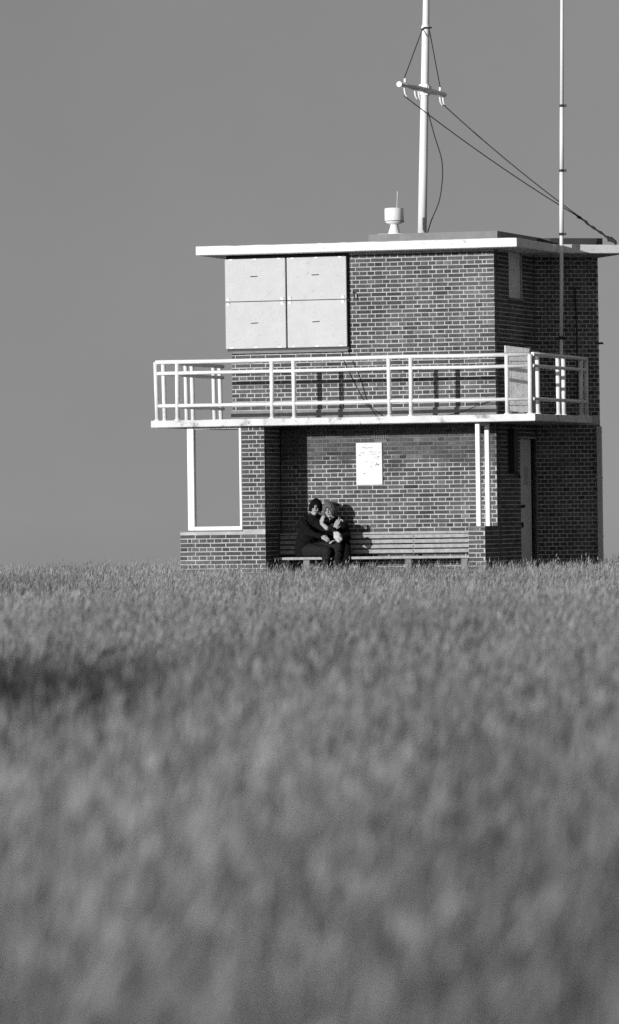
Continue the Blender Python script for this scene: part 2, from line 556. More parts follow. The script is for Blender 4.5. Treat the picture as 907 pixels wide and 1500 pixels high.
# lower storey
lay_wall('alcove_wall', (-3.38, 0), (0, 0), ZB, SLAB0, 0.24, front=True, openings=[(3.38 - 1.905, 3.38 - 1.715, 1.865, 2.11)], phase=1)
lay_wall('side_wall', (0, 0.004), (0, 2.345), ZB, SLAB0, 0.24, openings=[(1.38, 2.33, -0.4, 1.875)])
lay_wall('stair_wall', (0.004, 2.352), (0.861, 2.950), ZB, SLAB0, 0.24, bond='header')
lay_wall('left_wall', (-3.74, 2.45), (-3.74, 0.01), ZB, SLAB0, 0.24)
# pier and dwarf walls under the balcony
lay_wall('brick_pier', (-3.748, -0.80), (-3.384, -0.80), 0.5255, SLAB0, 0.10, front=True, single=True)
lay_wall('brick_pier', (-3.384, -0.796), (-3.384, 0.0), ZB, SLAB0, 0.10, phase=1)
lay_wall('brick_pier', (-3.748, 0.0), (-3.748, -0.796), 0.5255, SLAB0, 0.10, phase=1)
lay_wall('dwarf_wall', (-4.734, -0.80), (-3.384, -0.80), ZB, 0.525, 0.10, front=True, single=True, phase=0)
lay_wall('dwarf_wall', (-3.752, -0.575), (-4.734, -0.575), ZB, 0.525, 0.10)
lay_wall('dwarf_wall', (-4.734, -0.58), (-4.734, -0.796), ZB, 0.525, 0.10)
lay_wall('dwarf_wall', (-0.238, -0.80), (0.024, -0.80), ZB, 0.535, 0.10, front=True, single=True)
lay_wall('dwarf_wall', (0.024, -0.796), (0.024, 0.0), ZB, 0.535, 0.10)
lay_wall('dwarf_wall', (-0.238, 0.0), (-0.238, -0.796), ZB, 0.535, 0.10)

# 300 bricks that show largest: objects of their own, sharing a few meshes
protos = []
for i in range(24):
    mb = MB()
    p, f = brick_shape(STR - JOINT + random.uniform(-0.002, 0.002), COURSE - JOINT + random.uniform(-0.003, 0.002), 0.05)
    mb.add(p, f, brick_tone())
    protos.append(mb.mesh('brick', M['brick'], tone=True))
cands.sort(key=lambda c: c[0])
for i, (r_, wall, mtx, _) in enumerate(cands):
    me = random.choice(protos)
    if i < 300:
        o = bpy.data.objects.new('brick', me)
        scene.collection.objects.link(o)
        o.parent = wall
        o.matrix_local = mtx
    else:
        p, f = brick_shape(STR - JOINT + random.uniform(-0.002, 0.002), COURSE - JOINT + random.uniform(-0.003, 0.002), 0.05)
        bulk.add([mtx @ Vector(q) for q in p], f, brick_tone())
tag(part('brickwork', bulk, M['brick'], tone=True), kind='stuff')

def slab(name, poly, z0, z1, mat, rough_=0.003, step=0.12):
    """cast slab whose arrises are slightly chipped and uneven"""
    pts = []
    n = len(poly)
    for i in range(n):
        a, b = Vector(poly[i]), Vector(poly[(i + 1) % n])
        m = max(1, int((b - a).length / step))
        for k in range(m):
            pts.append(a.lerp(b, k / m))
    N = len(pts)
    cen = sum((Vector(p) for p in poly), Vector((0, 0))) / n
    ch = 0.008
    def ring(inset, z, jz, ji):
        out = []
        for p in pts:
            dirn = (cen - p).normalized()
            q = p + dirn * (inset + random.uniform(0, ji))
            out.append((q.x, q.y, z + random.uniform(-jz, jz)))
        return out
    rings = [ring(ch, z0, 0.001, 0.002), ring(0, z0 + ch, 0.001, 0.001), ring(0, z1 - ch, rough_, 0.001), ring(ch, z1, rough_, 0.003)]
    v = sum(rings, [])
    f = [tuple(reversed(range(N))), tuple(range(3 * N, 4 * N))]
    for r in range(3):
        for i in range(N):
            j = (i + 1) % N
            f.append((r * N + i, r * N + j, (r + 1) * N + j, (r + 1) * N + i))
    mb = MB(); mb.add(v, f)
    return part(name, mb, mat)

# roof: main slab plus the turned stair head, one outline
roof = slab('roof_slab', [(-4.546, -0.42), (0.466, -0.42), (0.466, 2.0), (1.42, 2.725), (0.56, 4.10), (-4.6, 2.85)], ROOF0, ROOF1, M['fascia'], 0.004)
mb = MB(); mb.prism([(-1.90, -0.16), (0.10, -0.16), (0.10, 3.0), (-1.90, 3.0)], ROOF1 - 0.01, 4.955)
part('roof_upstand', mb, M['feltlight'])
mb = MB(); mb.prism([(0.30, 2.20), (1.00, 2.70), (0.50, 3.5), (0.11, 3.3), (0.11, 2.2)], ROOF1 - 0.01, 4.94)
part('roof_upstand', mb, M['felt'])
# balcony deck
slab('balcony_slab', [(-5.12, -0.95), (0.852, -0.95), (0.852, 2.50), (0.60, 2.75), (0.0, 2.34), (-4.2, 2.4), (-5.12, 2.4)], SLAB0, SLAB1, M['slab'], 0.003)
# skirting along the upper front
mb = MB(); mb.box(-4.15, 0.012, -0.022, 0.06, SLAB1 - 0.003, 2.345)
part('skirting', mb, M['concrete'])

# ---- railing
rail = bpy.data.objects.new('balcony_railing', None); scene.collection.objects.link(rail); rail.parent = B; rail.location = OFF
RZ = (3.085, 2.915, 2.427)
RF, RR, RL = -0.88, 0.765, -5.04
def post(u, w, top=RZ[0], lean=0.0):
    j = random.uniform(-0.006, 0.006)
    MB().tube([(u, w, SLAB1 - 0.01), (u + j - lean, w, top)], 0.034, 10).build('post', M['railpaint'], rail, True)
    MB().lathe([(0.05, -0.004), (0.05, 0.010), (0.038, 0.016)], (u, w, SLAB1 + 0.002), 12).build('post_foot', M['railpaint'], rail)
def railbar(a, b, z, r=0.024):
    # long pipe runs are never dead straight
    pts = []
    n = max(2, int((Vector(b) - Vector(a)).length / 0.9))
    for i in range(n + 1):
        q = Vector(a).lerp(Vector(b), i / n)
        pts.append((q.x, q.y, z + (random.uniform(-0.005, 0.005) if 0 < i < n else 0)))
    MB().tube(pts, r, 10).build('rail', M['railpaint'], rail, True)
for u in (RL, -4.72, -3.227, -2.88, -1.398, -1.066, 0.413, RR):
    post(u, RF, lean=0.02 if u == RL else 0)
for w in (-0.864 + 0.30, 0.646, 0.967, 2.03, 2.35):
    post(RR + 0.035, w)
for w in (-0.58, 0.48, 0.79, 1.86, 2.18):
    post(RL + 0.02, w, lean=0.015)
for i, z in enumerate(RZ):
    r = 0.031 if i == 0 else 0.027
    railbar((RL - 0.015, RF), (RR, RF), z, r)
    railbar((RR + 0.035, RF + 0.01), (RR + 0.035, 2.36), z, r)
    railbar((RL + 0.02, RF + 0.01), (RL + 0.02, 2.30), z, r)

# ---- shutters: frame and four boards, each with a handle and corner fittings
mb = MB()
mb.box(SH[0], SH[1] + 0.02, -0.030, 0.22, SH[2] - 0.035, SH[3] + 0.043)
part('shutter_frame', mb, M['black'])
mb = MB(); mb.box(SH[0] + 0.03, SH[1] + 0.01, -0.072, -0.032, SH[2] - 0.075, SH[2] - 0.038)
part('shutter_sill', mb, M['concrete'])
um, zm = -3.232, 3.995
for (u0, u1) in ((SH[0] - 0.01, um - 0.012), (um + 0.012, SH[1])):
    for (z0, z1) in ((SH[2], zm - 0.006), (zm + 0.006, SH[3] - 0.01)):
        s = part('shutter', MB().bbox(u0, u1, -0.075, -0.036, z0, z1, 0.005), M['shutter'])
        cu, cz = (u0 + u1) / 2 - 0.02, (z0 + z1) / 2 + (0.03 if z0 < zm - 0.1 else 0.05)
        MB().tube([(cu - 0.055, -0.078, cz), (cu - 0.05, -0.094, cz), (cu + 0.05, -0.094, cz + 0.004), (cu + 0.055, -0.078, cz + 0.004)], 0.005, 6).build('handle', M['iron'], s)
        for uu in (u0 + 0.05, u1 - 0.05):
            low = z0 < zm - 0.1
            z_ = z1 - 0.03 if low else z0 + 0.03
            MB().bbox(uu - 0.022, uu + 0.022, -0.084, -0.0765, z_ - 0.02, z_ + 0.02, 0.002).build('hinge', M['white'], s)
            MB().tube([(uu + 0.012, -0.088, z_ + 0.012), (uu + 0.012, -0.083, z_ + 0.012)], 0.007, 6).build('bolt', M['iron'], s)
        for q in (0.10, 0.5, 0.90):
            uu = u0 + (u1 - u0) * q
            z_ = z0 + 0.006 if z0 < zm - 0.1 else z1 - 0.02
            MB().bbox(uu - 0.03, uu + 0.03, -0.082, -0.0765, z_, z_ + 0.016, 0.002).build('hinge', M['white'], s)
# hold-back catch beside the shutters
part('shutter_catch', MB().tube([(-2.20, 0.0, 4.10), (-2.19, -0.05, 4.10), (-2.165, -0.055, 4.06), (-2.165, -0.055, 3.99)], 0.010, 6), M['iron'])

# ---- left screen: post, sill and frame on the dwarf wall
mb = MB(); mb.box(-4.740, -3.752, -0.81, -0.57, 0.525, 0.545)
part('coping', mb, M['concrete'])
part('screen_post', MB().bbox(-4.606, -4.503, -0.79, -0.68, 0.546, SLAB0 + 0.003, 0.006), M['white'])
part('screen_sill', MB().bbox(-4.500, -3.752, -0.80, -0.68, 0.546, 0.600, 0.005), M['white'])
part('screen_jamb', MB().bbox(-3.786, -3.754, -0.79, -0.68, 0.602, SLAB0 + 0.003, 0.004), M['white'])
part('screen_head', MB().bbox(-4.500, -3.789, -0.78, -0.70, 2.068, SLAB0 + 0.003, 0.004), M['white'])
# ---- right: coping and two posts
part('coping', MB().bbox(-0.246, 0.032, -0.81, -0.003, 0.536, 0.556, 0.004), M['concrete'])
part('screen_post', MB().bbox(-0.118, -0.052, -0.765, -0.70, 0.557, SLAB0 + 0.003, 0.005), M['white'])
part('screen_post', MB().bbox(-0.110, -0.045, -0.27, -0.205, 0.557, SLAB0 + 0.003, 0.005), M['white'])
part('screen_head', MB().bbox(-0.105, -0.055, -0.70, -0.27, 2.05, SLAB0 + 0.003, 0.004), M['white'])

# ---- lower side door in its reveal
d_ = part('door', MB().bbox(-0.125, -0.085, 1.385, 2.325, -0.33, 1.87, 0.004), M['door'])
MB().bbox(-0.0845, -0.078, 1.90, 2.13, 1.17, 1.45, 0.002).build('letter_plate', M['plate'], d_)
MB().lathe([(0.028, -0.02), (0.034, 0.0), (0.028, 0.025)], (-0.055, 1.72, 0.84), 12).build('knob', M['iron'], d_)
MB().bbox(-0.084, -0.06, 1.70, 1.76, 0.52, 0.60, 0.004).build('latch', M['iron'], d_)
mb = MB(); mb.box(-0.24, -0.126, 1.381, 2.329, -0.34, 1.874)
part('door_lining', mb, M['black'])
# dark box with a thin arm, left of that door
part('dark_wall_box', MB().bbox(0.002, 0.09, 0.68, 0.92, 1.35, 2.02, 0.01).tube([(0.05, 0.93, 1.36), (0.03, 1.2, 1.30), (0.006, 1.36, 1.29)], 0.012, 6), M['iron'])
# ---- upper side window, boarded
wdw = part('side_window', MB().bbox(-0.10, -0.05, 0.853, 1.637, 3.992, 4.695, 0.004), M['board'])
MB().bbox(-0.049, -0.035, 0.86, 0.98, 4.0, 4.69, 0.003).build('board', M['board'], wdw)
MB().bbox(-0.049, -0.035, 0.995, 1.50, 4.0, 4.42, 0.003).build('board', M['board'], wdw)
MB().bbox(-0.049, -0.035, 0.995, 1.50, 4.43, 4.69, 0.003).build('board', M['board'], wdw)
MB().bbox(-0.049, -0.035, 1.515, 1.63, 4.0, 4.69, 0.003).build('board', M['board'], wdw)
part('window_sill', MB().bbox(-0.05, 0.03, 0.83, 1.66, 3.955, 3.989, 0.004), M['concrete'])
# ---- upper door: grey leaf in the wall, white storm leaf standing open across the walkway
part('door', MB().bbox(-0.12, -0.07, 1.755, 2.295, SLAB1 + 0.002, 3.265, 0.004), M['door'])
part('door_frame', MB().bbox(0.003, 0.07, 2.17, 2.33, SLAB1 + 0.002, 3.22, 0.004), M['door'])
a, b = Vector((0.130, 0.10)), Vector((0.425, 0.40))
d2 = (b - a).normalized(); n2 = Vector((-d2.y, d2.x)) * 0.03
leaf = bpy.data.objects.new('storm_door', None); scene.collection.objects.link(leaf); leaf.parent = B; leaf.location = OFF
leaf['label'] = 'peeling white plank door leaf standing open at the balcony corner'
def quad_post(name, p, q, zb, zp, zq, nv, mat):
    v = []
    for r_, zt in ((p, zp), (q, zq), (q + nv, zq), (p + nv, zp)):
        v.append((r_.x, r_.y, zb)); v.append((r_.x, r_.y, zt))
    mb = MB(); mb.add(v, [(0, 2, 3, 1), (2, 4, 5, 3), (4, 6, 7, 5), (6, 0, 1, 7), (1, 3, 5, 7), (0, 6, 4, 2)])
    return mb.build(name, mat, leaf)
for i in range(4):
    t0, t1 = i / 4 + 0.008, (i + 1) / 4 - 0.008
    j = random.uniform(-0.003, 0.003)
    quad_post('plank', a.lerp(b, t0) + n2 * j * 20, a.lerp(b, t1) + n2 * j * 20, SLAB1 + 0.03 + random.uniform(0, .02), 3.25 - 0.045 * t0, 3.25 - 0.045 * t1, n2, M['doorwhite'])  # sloping plank tops shape in the diagonal edge of shade on the leaf
for zr in (2.36, 3.02):
    quad_post('ledge', a - n2 * 0.75, b - n2 * 0.75, zr, zr + 0.085, zr + 0.085, n2 * 0.65, M['doorwhite'])
# little lamp above the walkway door
part('wall_lamp', MB().bbox(0.01, 0.10, 1.62, 1.74, 3.20, 3.27, 0.008), M['plate'])
# ---- air brick, downpipe, corner bracket, cables
vent = part('air_vent', MB().box(-1.902, -1.718, 0.006, 0.05, 1.868, 2.098), M['black'])
for i in range(6):
    u = -1.897 + i * 0.0345
    MB().box(u, u + 0.010, -0.006, 0.005, 1.870, 2.09).build('bar', M['concrete'], vent)
for j in range(7):
    z = 1.872 + j * 0.033
    MB().box(-1.901, -1.719, -0.0035, 0.0055, z, z + 0.009).build('bar', M['concrete'], vent)
dp = part('downpipe', MB().bbox(0.822, 0.897, 2.850, 2.920, -0.33, 2.06, 0.008), M['plate'])
for z in (0.35, 1.25, 1.95):
    MB().bbox(0.819, 0.900, 2.847, 2.923, z, z + 0.04, 0.004).build('collar', M['plate'], dp)
part('bracket', MB().tube([(0.85, 2.92, 3.33), (0.90, 2.95, 3.34), (0.925, 2.95, 3.33)], 0.016, 6), M['iron'])
def curve(pts, n=8):
    out = []
    P = [Vector(p) for p in pts]
    for i in range(len(P) - 1):
        p0, p1, p2, p3 = P[max(i - 1, 0)], P[i], P[i + 1], P[min(i + 2, len(P) - 1)]
        for k in range(n):
            t = k / n
            out.append(0.5 * (2 * p1 + (p2 - p0) * t + (2 * p0 - 5 * p1 + 4 * p2 - p3) * t * t + (3 * p1 - p0 - 3 * p2 + p3) * t ** 3))
    return out + [P[-1]]
part('cable', MB().tube(curve([(-2.39, -0.012, 3.23), (-2.35, -0.012, 3.05), (-2.26, -0.012, 2.86), (-2.14, -0.012, 2.62), (-2.02, -0.014, 2.42), (-1.90, -0.035, 2.30), (-1.85, -0.05, 2.215)]), 0.0045, 6), M['rope'])
part('cable', MB().tube(curve([(-2.28, -0.012, 3.20), (-2.20, -0.012, 3.02), (-2.10, -0.012, 2.78), (-2.05, -0.012, 2.62), (-1.97, -0.014, 2.40), (-1.82, -0.035, 2.28), (-1.74, -0.05, 2.215)]), 0.0045, 6), M['rope'])
part('cable', MB().tube(curve([(-0.75, -0.05, 2.22), (-0.5, -0.035, 2.275), (-0.28, -0.03, 2.36), (-0.1, -0.02, 2.42), (0.01, -0.02, 2.44)]), 0.0045, 6), M['rope'])
part('cable', MB().tube(curve([(0.55, 2.70, 4.2), (0.57, 2.71, 3.3), (0.56, 2.70, 2.4)]), 0.010, 6), M['rope'])

# ------------------------------------------------------------------ notice on the alcove wall
nt_ = thing('notice_board', 'white faded notice with illegible smudged print fixed to the alcove brick wall', 'notice', (-1.98, -0.006, 1.196))
MB().bbox(-0.204, 0.204, -0.018, 0.0, 0.0, 0.633, 0.004).build('panel', M['notice'], nt_)
rr = random.Random(5)
for (cx_, cz_, w_, h_) in [(-0.02, 0.555, 0.16, 0.012), (0.06, 0.49, 0.10, 0.010), (-0.10, 0.475, 0.06, 0.014), (-0.15, 0.445, 0.04, 0.014),
                           (0.12, 0.40, 0.07, 0.010), (0.15, 0.42, 0.03, 0.016), (0.13, 0.29, 0.06, 0.045), (-0.03, 0.35, 0.04, 0.010),
                           (0.03, 0.265, 0.03, 0.012), (-0.07, 0.165, 0.035, 0.018), (0.08, 0.455, 0.09, 0.008)]:
    mb = MB()
    n = max(2, int(w_ / 0.014))
    for i in range(n):
        x = cx_ - w_ / 2 + i * w_ / n
        hh = h_ * rr.uniform(0.4, 1.0)
        zz = cz_ + rr.uniform(-0.006, 0.006)
        mb.add([(x, -0.0186, zz), (x + w_ / n * rr.uniform(.5, .95), -0.0186, zz), (x + w_ / n * .8, -0.0186, zz + hh), (x, -0.0186, zz + hh)], [(0, 1, 2, 3)])
    mb.build('print', M['print'], nt_)

# ------------------------------------------------------------------ bench
bench = thing('slatted_bench', 'long pale slatted timber bench along the alcove wall under the balcony', 'bench', (-1.8, -0.3, GROUND))
bo = Vector((1.8, 0.3, -GROUND))
def bpart(name, mb, mat):
    o = mb.build(name, mat, bench); o.location = bo; return o
for (z, h) in ((0.468, 0.030), (0.418, 0.052), (0.344, 0.054), (0.270, 0.054), (0.196, 0.054)):
    lean_ = -0.10 - (0.47 - z) * 0.16
    bpart('back_slat', MB().bbox(-3.365, -0.255, lean_ - 0.016, lean_ + 0.016, z - h / 2, z + h / 2, 0.005), M['wood'])
for w in (-0.205, -0.290, -0.375, -0.460):
    bpart('seat_slat', MB().bbox(-3.365, -0.255, w - 0.035, w + 0.035, 0.085, 0.122, 0.005), M['wood'])
for u in (-3.25, -2.86, -1.27, -0.40):
    mb = MB().bbox(u - 0.05, u + 0.05, -0.44, -0.18, GROUND - 0.02, 0.084, 0.006)
    bpart('leg', mb, M['concrete'])
for u in (-2.86, -1.27, -0.40):
    mb = MB()
    mb.add([(u - .02, -0.145, 0.126), (u + .02, -0.145, 0.126), (u + .02, -0.10, 0.126), (u - .02, -0.10, 0.126),
            (u - .02, -0.082, 0.47), (u + .02, -0.082, 0.47), (u + .02, -0.045, 0.47), (u - .02, -0.045, 0.47)],
           [(3, 2, 1, 0), (4, 5, 6, 7), (0, 1, 5, 4), (1, 2, 6, 5), (2, 3, 7, 6), (3, 0, 4, 7)])
    bpart('back_bracket', mb, M['iron'])
    for (z) in (0.418, 0.344, 0.270, 0.196):
        lean_ = -0.10 - (0.47 - z) * 0.16
        bpart('bolt', MB().tube([(u, lean_ - 0.020, z), (u, lean_ - 0.014, z)], 0.010, 6), M['iron'])

# ------------------------------------------------------------------ mast with yard, stays and halyards
mu_, mw_ = -1.42, 1.10
mast = thing('flag_mast', 'tall white flag mast with a short yard and dark rigging on the roof', 'mast', (mu_, mw_, 4.955))
mz = 4.955
def mp_(name, mb, mat, sm=False):
    o = mb.build(name, mat, mast, sm); o.location = (-mu_, -mw_, -mz); return o
def mx_(z): return mu_ + (z - 5.0) * 0.0325
mp_('pole', MB().tube([(mx_(z), mw_, z) for z in (4.956, 6.0, 7.0, 8.12, 8.2, 9.0, 9.6)], [0.068, 0.066, 0.062, 0.058, 0.052, 0.048, 0.044], 16), M['white'], True)
mp_('collar', MB().lathe([(0.066, 0), (0.072, 0.02), (0.066, 0.045)], (mx_(8.14), mw_, 8.12), 16), M['white'])
mp_('shackle', MB().tube([(mx_(8.1) - 0.05, mw_ - 0.06, 8.10), (mx_(8.1), mw_ - 0.075, 8.13), (mx_(8.1) + 0.10, mw_ - 0.02, 8.13)], 0.014, 6), M['iron'])
yu = mx_(7.19)
yf, yr = (yu - 0.03, -0.18, 7.19), (yu + 0.0, 2.22, 7.19)
mp_('yard', MB().tube([yf, (yu, mw_ - 0.3, 7.19), (yu, mw_ + 0.3, 7.19), yr], [0.036, 0.043, 0.043, 0.036], 14), M['white'], True)
mp_('yard_cap', MB().lathe([(0.042, -0.02), (0.047, 0.0), (0.042, 0.02)], (0, 0, 0), 16), M['white'])
cap = bpy.data.objects[-1] if False else [c for c in mast.children if c.name.startswith('yard_cap')][-1]
cap.location = (yf[0] - mu_, yf[1] - mw_, yf[2] - mz); cap.rotation_euler = (math.pi / 2, 0, 0)
mp_('yard_clamp', MB().bbox(yu - 0.085, yu + 0.085, mw_ - 0.10, mw_ + 0.10, 7.11, 7.27, 0.02), M['white'])
for w in (-0.02, 0.55, 0.75, 1.95, 2.12):
    mp_('cleat', MB().tube([(yu, w, 7.14), (yu + 0.01, w, 7.06), (yu + 0.03, w + 0.02, 7.02)], 0.015, 8), M['white'])
for w in (0.03, 1.98):
    mp_('eye_bolt', MB().tube([(yu, w, 7.235), (yu, w, 7.29)], 0.022, 8), M['white'])
mp_('stay', MB().tube([(mx_(8.1) - 0.03, mw_ - 0.06, 8.12), (yu - 0.02, 0.03, 7.28)], 0.0075, 6), M['rope'])
mp_('stay', MB().tube([(mx_(8.1) + 0.04, mw_ + 0.05, 8.12), (yu, 1.98, 7.28)], 0.0075, 6), M['rope'])
anchor = Vector((1.20, 2.50, 4.885))
joinp = Vector((yu, 1.0, 7.0)).lerp(anchor, 0.80)
jn = Vector((0.72, 2.24, 5.27))
def sag(a, b, s, n=14):
    a, b = Vector(a), Vector(b)
    return [a.lerp(b, i / n) - Vector((0, 0, s * 4 * (i / n) * (1 - i / n))) for i in range(n + 1)]
mp_('halyard', MB().tube(sag((yu - 0.01, -0.02, 7.03), jn, 0.06), 0.0085, 6), M['rope'])
mp_('halyard', MB().tube(sag((yu + 0.01, 2.10, 7.03), jn + Vector((0.03, 0, -0.01)), 0.05), 0.0085, 6), M['rope'])
mp_('halyard_tail', MB().tube([jn + (anchor - jn) * (i / 16) + Vector((random.uniform(-.008, .008), 0, random.uniform(-.008, .008))) for i in range(17)], [0.018 + 0.006 * math.sin(i * 1.9) for i in range(17)], 8), M['rope'])
mp_('cleat', MB().tube([anchor + Vector((-0.07, 0, 0.02)), anchor + Vector((-0.02, 0, 0.03)), anchor + Vector((0.05, 0, -0.02)), anchor + Vector((0.06, 0, -0.06))], [0.03, 0.04, 0.028, 0.02], 8), M['iron'])
mp_('slack_line', MB().tube(curve([(mx_(6.85) + 0.06, mw_, 6.85), (mx_(6.6) + 0.16, mw_, 6.5), (mx_(6) + 0.30, mw_, 6.05), (mx_(5.6) + 0.27, mw_, 5.55), (mx_(5.2) + 0.14, mw_, 5.2), (mx_(5) + 0.08, mw_, 5.0)]), 0.0085, 6), M['rope'])

# ------------------------------------------------------------------ thin radio aerial
aw, au = 1.90, 0.514
aer = thing('radio_aerial', 'thin white jointed aerial pole beside the stair head rising from the balcony', 'aerial', (au, aw, SLAB1))
def ap(name, mb, mat, sm=False):
    o = mb.build(name, mat, aer, sm); o.location = (-au, -aw, -SLAB1); return o
def ax_(z): return au + (z - 2.3) * 0.0165
ap('pole', MB().tube([(ax_(z), aw, z) for z in (SLAB1 + 0.002, 3.38)], 0.028, 12), M['railpaint'], True)
ap('pole', MB().tube([(ax_(z), aw, z) for z in (3.42, 4.97)], 0.029, 12), M['white'], True)
ap('pole', MB().tube([(ax_(z), aw, z) for z in (4.97, 5.94)], 0.034, 12), M['white'], True)
ap('pole', MB().tube([(ax_(z), aw, z) for z in (5.94, 6.93)], 0.032, 12), M['white'], True)
ap('pole', MB().tube([(ax_(z), aw, z) for z in (6.93, 9.4)], [0.029, 0.022], 12), M['white'], True)
for z, r in ((4.98, 0.038), (5.947, 0.037), (6.935, 0.035), (3.40, 0.04)):
    ap('clamp', MB().lathe([(r, -0.02), (r + 0.004, 0), (r, 0.02)], (ax_(z), aw, z), 12).bbox(ax_(z) + r, ax_(z) + r + 0.035, aw - 0.02, aw + 0.02, z - 0.018, z + 0.018, 0.004), M['iron'])
ap('wall_bracket', MB().tube([(ax_(3.4), aw, 3.40), (0.46, 2.2, 3.40), (0.36, 2.60, 3.40)], 0.018, 8), M['iron'])

# ------------------------------------------------------------------ siren on the roof
sir = thing('roof_siren', 'squat white drum siren on a conical foot standing on the roof', 'siren', (-1.627, 0.30, 4.955))
MB().bbox(-0.215, 0.16, -0.16, 0.16, 0.0, 0.018, 0.004).build('base_plate', M['white'], sir)
MB().lathe([(0.105, 0.018), (0.095, 0.03), (0.060, 0.14), (0.058, 0.165)], (0, 0, 0), 24).build('cone_foot', M['white'], sir, True)
MB().lathe([(0.06, 0.160), (0.115, 0.182), (0.135, 0.200), (0.135, 0.206)], (0, 0, 0), 28).build('lower_dish', M['white'], sir, True)
MB().lathe([(0.105, 0.206), (0.105, 0.216)], (0, 0, 0), 28).build('gap_ring', M['black'], sir)
MB().lathe([(0.142, 0.216), (0.146, 0.222), (0.146, 0.395), (0.138, 0.408), (0.02, 0.418)], (0, 0, 0), 32).build('drum', M['white'], sir, True)
MB().tube([(0.05, -0.02, 0.40), (0.062, -0.02, 0.66)], 0.007, 6).build('whip_aerial', M['plate'], sir)
MB().bbox(0.10, 0.15, -0.05, 0.02, 0.19, 0.212, 0.004).build('bracket', M['iron'], sir)

# ------------------------------------------------------------------ people
def capsule(mb, p, q, r1, r2, seg=14, hs=5):
    p, q = Vector(p), Vector(q)
    d = (q - p)
    L = d.length
    d = d / L if L > 1e-6 else Vector((0, 0, 1))
    pts, rs = [], []
    for i in range(hs):
        a = math.pi / 2 * (1 - i / hs)
        pts.append(p - d * r1 * math.sin(a)); rs.append(max(r1 * math.cos(a), 0.0008))
    pts += [p, q]; rs += [r1, r2]
    for i in range(1, hs + 1):
        a = math.pi / 2 * i / hs
        pts.append(q + d * r2 * math.sin(a)); rs.append(max(r2 * math.cos(a), 0.0008))
    return mb.tube(pts, rs, seg)
def ellip(mb, c, r, rot=None, seg=20, rings=14):
    n0 = len(mb.v); R = rot or Matrix.Identity(3); c = Vector(c)
    for i in range(rings + 1):
        th = math.pi * i / rings
        for k in range(seg):
            ph = 2 * math.pi * k / seg
            s = max(math.sin(th), 0.004)
            mb.v.append(tuple(c + R @ Vector((r[0] * s * math.cos(ph), r[1] * s * math.sin(ph), -r[2] * math.cos(th)))))
    nf = 0
    for i in range(rings):
        for k in range(seg):
            k2 = (k + 1) % seg
            mb.f.append((n0 + i * seg + k, n0 + i * seg + k2, n0 + (i + 1) * seg + k2, n0 + (i + 1) * seg + k)); nf += 1
    mb.f.append(tuple(n0 + k for k in reversed(range(seg)))); mb.f.append(tuple(n0 + rings * seg + k for k in range(seg)))
    mb.t += [0.5] * (nf + 2)
    return mb
def chain(mb, pts):
    for (p, r1), (q, r2) in zip(pts[:-1], pts[1:]):
        capsule(mb, p, q, r1, r2)
    return mb
def fuse(mb, name, mat, parent, voxel=0.007, smooth=4, folds=0.0):
    """melt overlapping closed shapes into one continuous skin"""
    me = mb.mesh(name + '_raw', mat)
    tmp = bpy.data.objects.new('tmp', me)
    scene.collection.objects.link(tmp)
    r = tmp.modifiers.new('r', 'REMESH'); r.mode = 'VOXEL'; r.voxel_size = voxel
    s = tmp.modifiers.new('s', 'SMOOTH'); s.factor = 0.5; s.iterations = smooth
    dg = bpy.context.evaluated_depsgraph_get()
    dg.update()
    out = bpy.data.meshes.new_from_object(tmp.evaluated_get(dg))
    out.name = name
    bpy.data.objects.remove(tmp); bpy.data.meshes.remove(me)
    out.materials.clear(); out.materials.append(mat)
    n = len(out.vertices)
    if folds and n:
        co = np.empty(n * 3); out.vertices.foreach_get('co', co); co = co.reshape(-1, 3)
        no = np.empty(n * 3); out.vertices.foreach_get('normal', no); no = no.reshape(-1, 3)
        f = (vnoise(co[:, 0] * 1.0 + co[:, 1], co[:, 2] * 2.2 + co[:, 0], 21, 0.05) - 0.5) + 0.6 * (vnoise(co[:, 1] - co[:, 0], co[:, 2] + co[:, 1], 22, 0.03) - 0.5)
        out.vertices.foreach_set('co', (co + no * (f * folds)[:, None]).ravel())
    for p in out.polygons: p.use_smooth = True
    out.update()
    return link(name, out, parent)

def hand(mb, wrist, direction, palm_n, curl=0.5, side=1, size=1.0):
    """palm and five unequal bent fingers"""
    w = Vector(wrist); d = Vector(direction).normalized()
    n = Vector(palm_n); n = (n - d * n.dot(d)).normalized()
    s = d.cross(n) * side
    k = size
    for off in (-0.024, -0.008, 0.008, 0.024):
        capsule(mb, w + s * off * 0.6 * k, w + (d * 0.078 + s * off) * k, 0.017 * k, 0.013 * k, 10, 4)
    for off, ln in ((-0.030, 0.060), (-0.010, 0.074), (0.010, 0.078), (0.029, 0.068)):
        base = w + (d * 0.082 + s * off) * k
        p, a = base, 0.25 * curl
        for j, f in enumerate((0.45, 0.32, 0.23)):
            dd = d * math.cos(a) + n * math.sin(a)
            q = p + dd * ln * f * k * 1.1
            capsule(mb, p, q, (0.0095 - j * 0.001) * k, (0.0088 - j * 0.001) * k, 8, 3)
            p, a = q, a + 0.75 * curl
    tb = w + (d * 0.025 + s * 0.030) * k
    t1 = tb + (d * 0.030 + s * 0.022 + n * 0.012) * k
    t2 = t1 + (d * 0.026 + s * 0.004 + n * 0.014) * k
    capsule(mb, tb, t1, 0.014 * k, 0.011 * k, 8, 3); capsule(mb, t1, t2, 0.0105 * k, 0.009 * k, 8, 3)

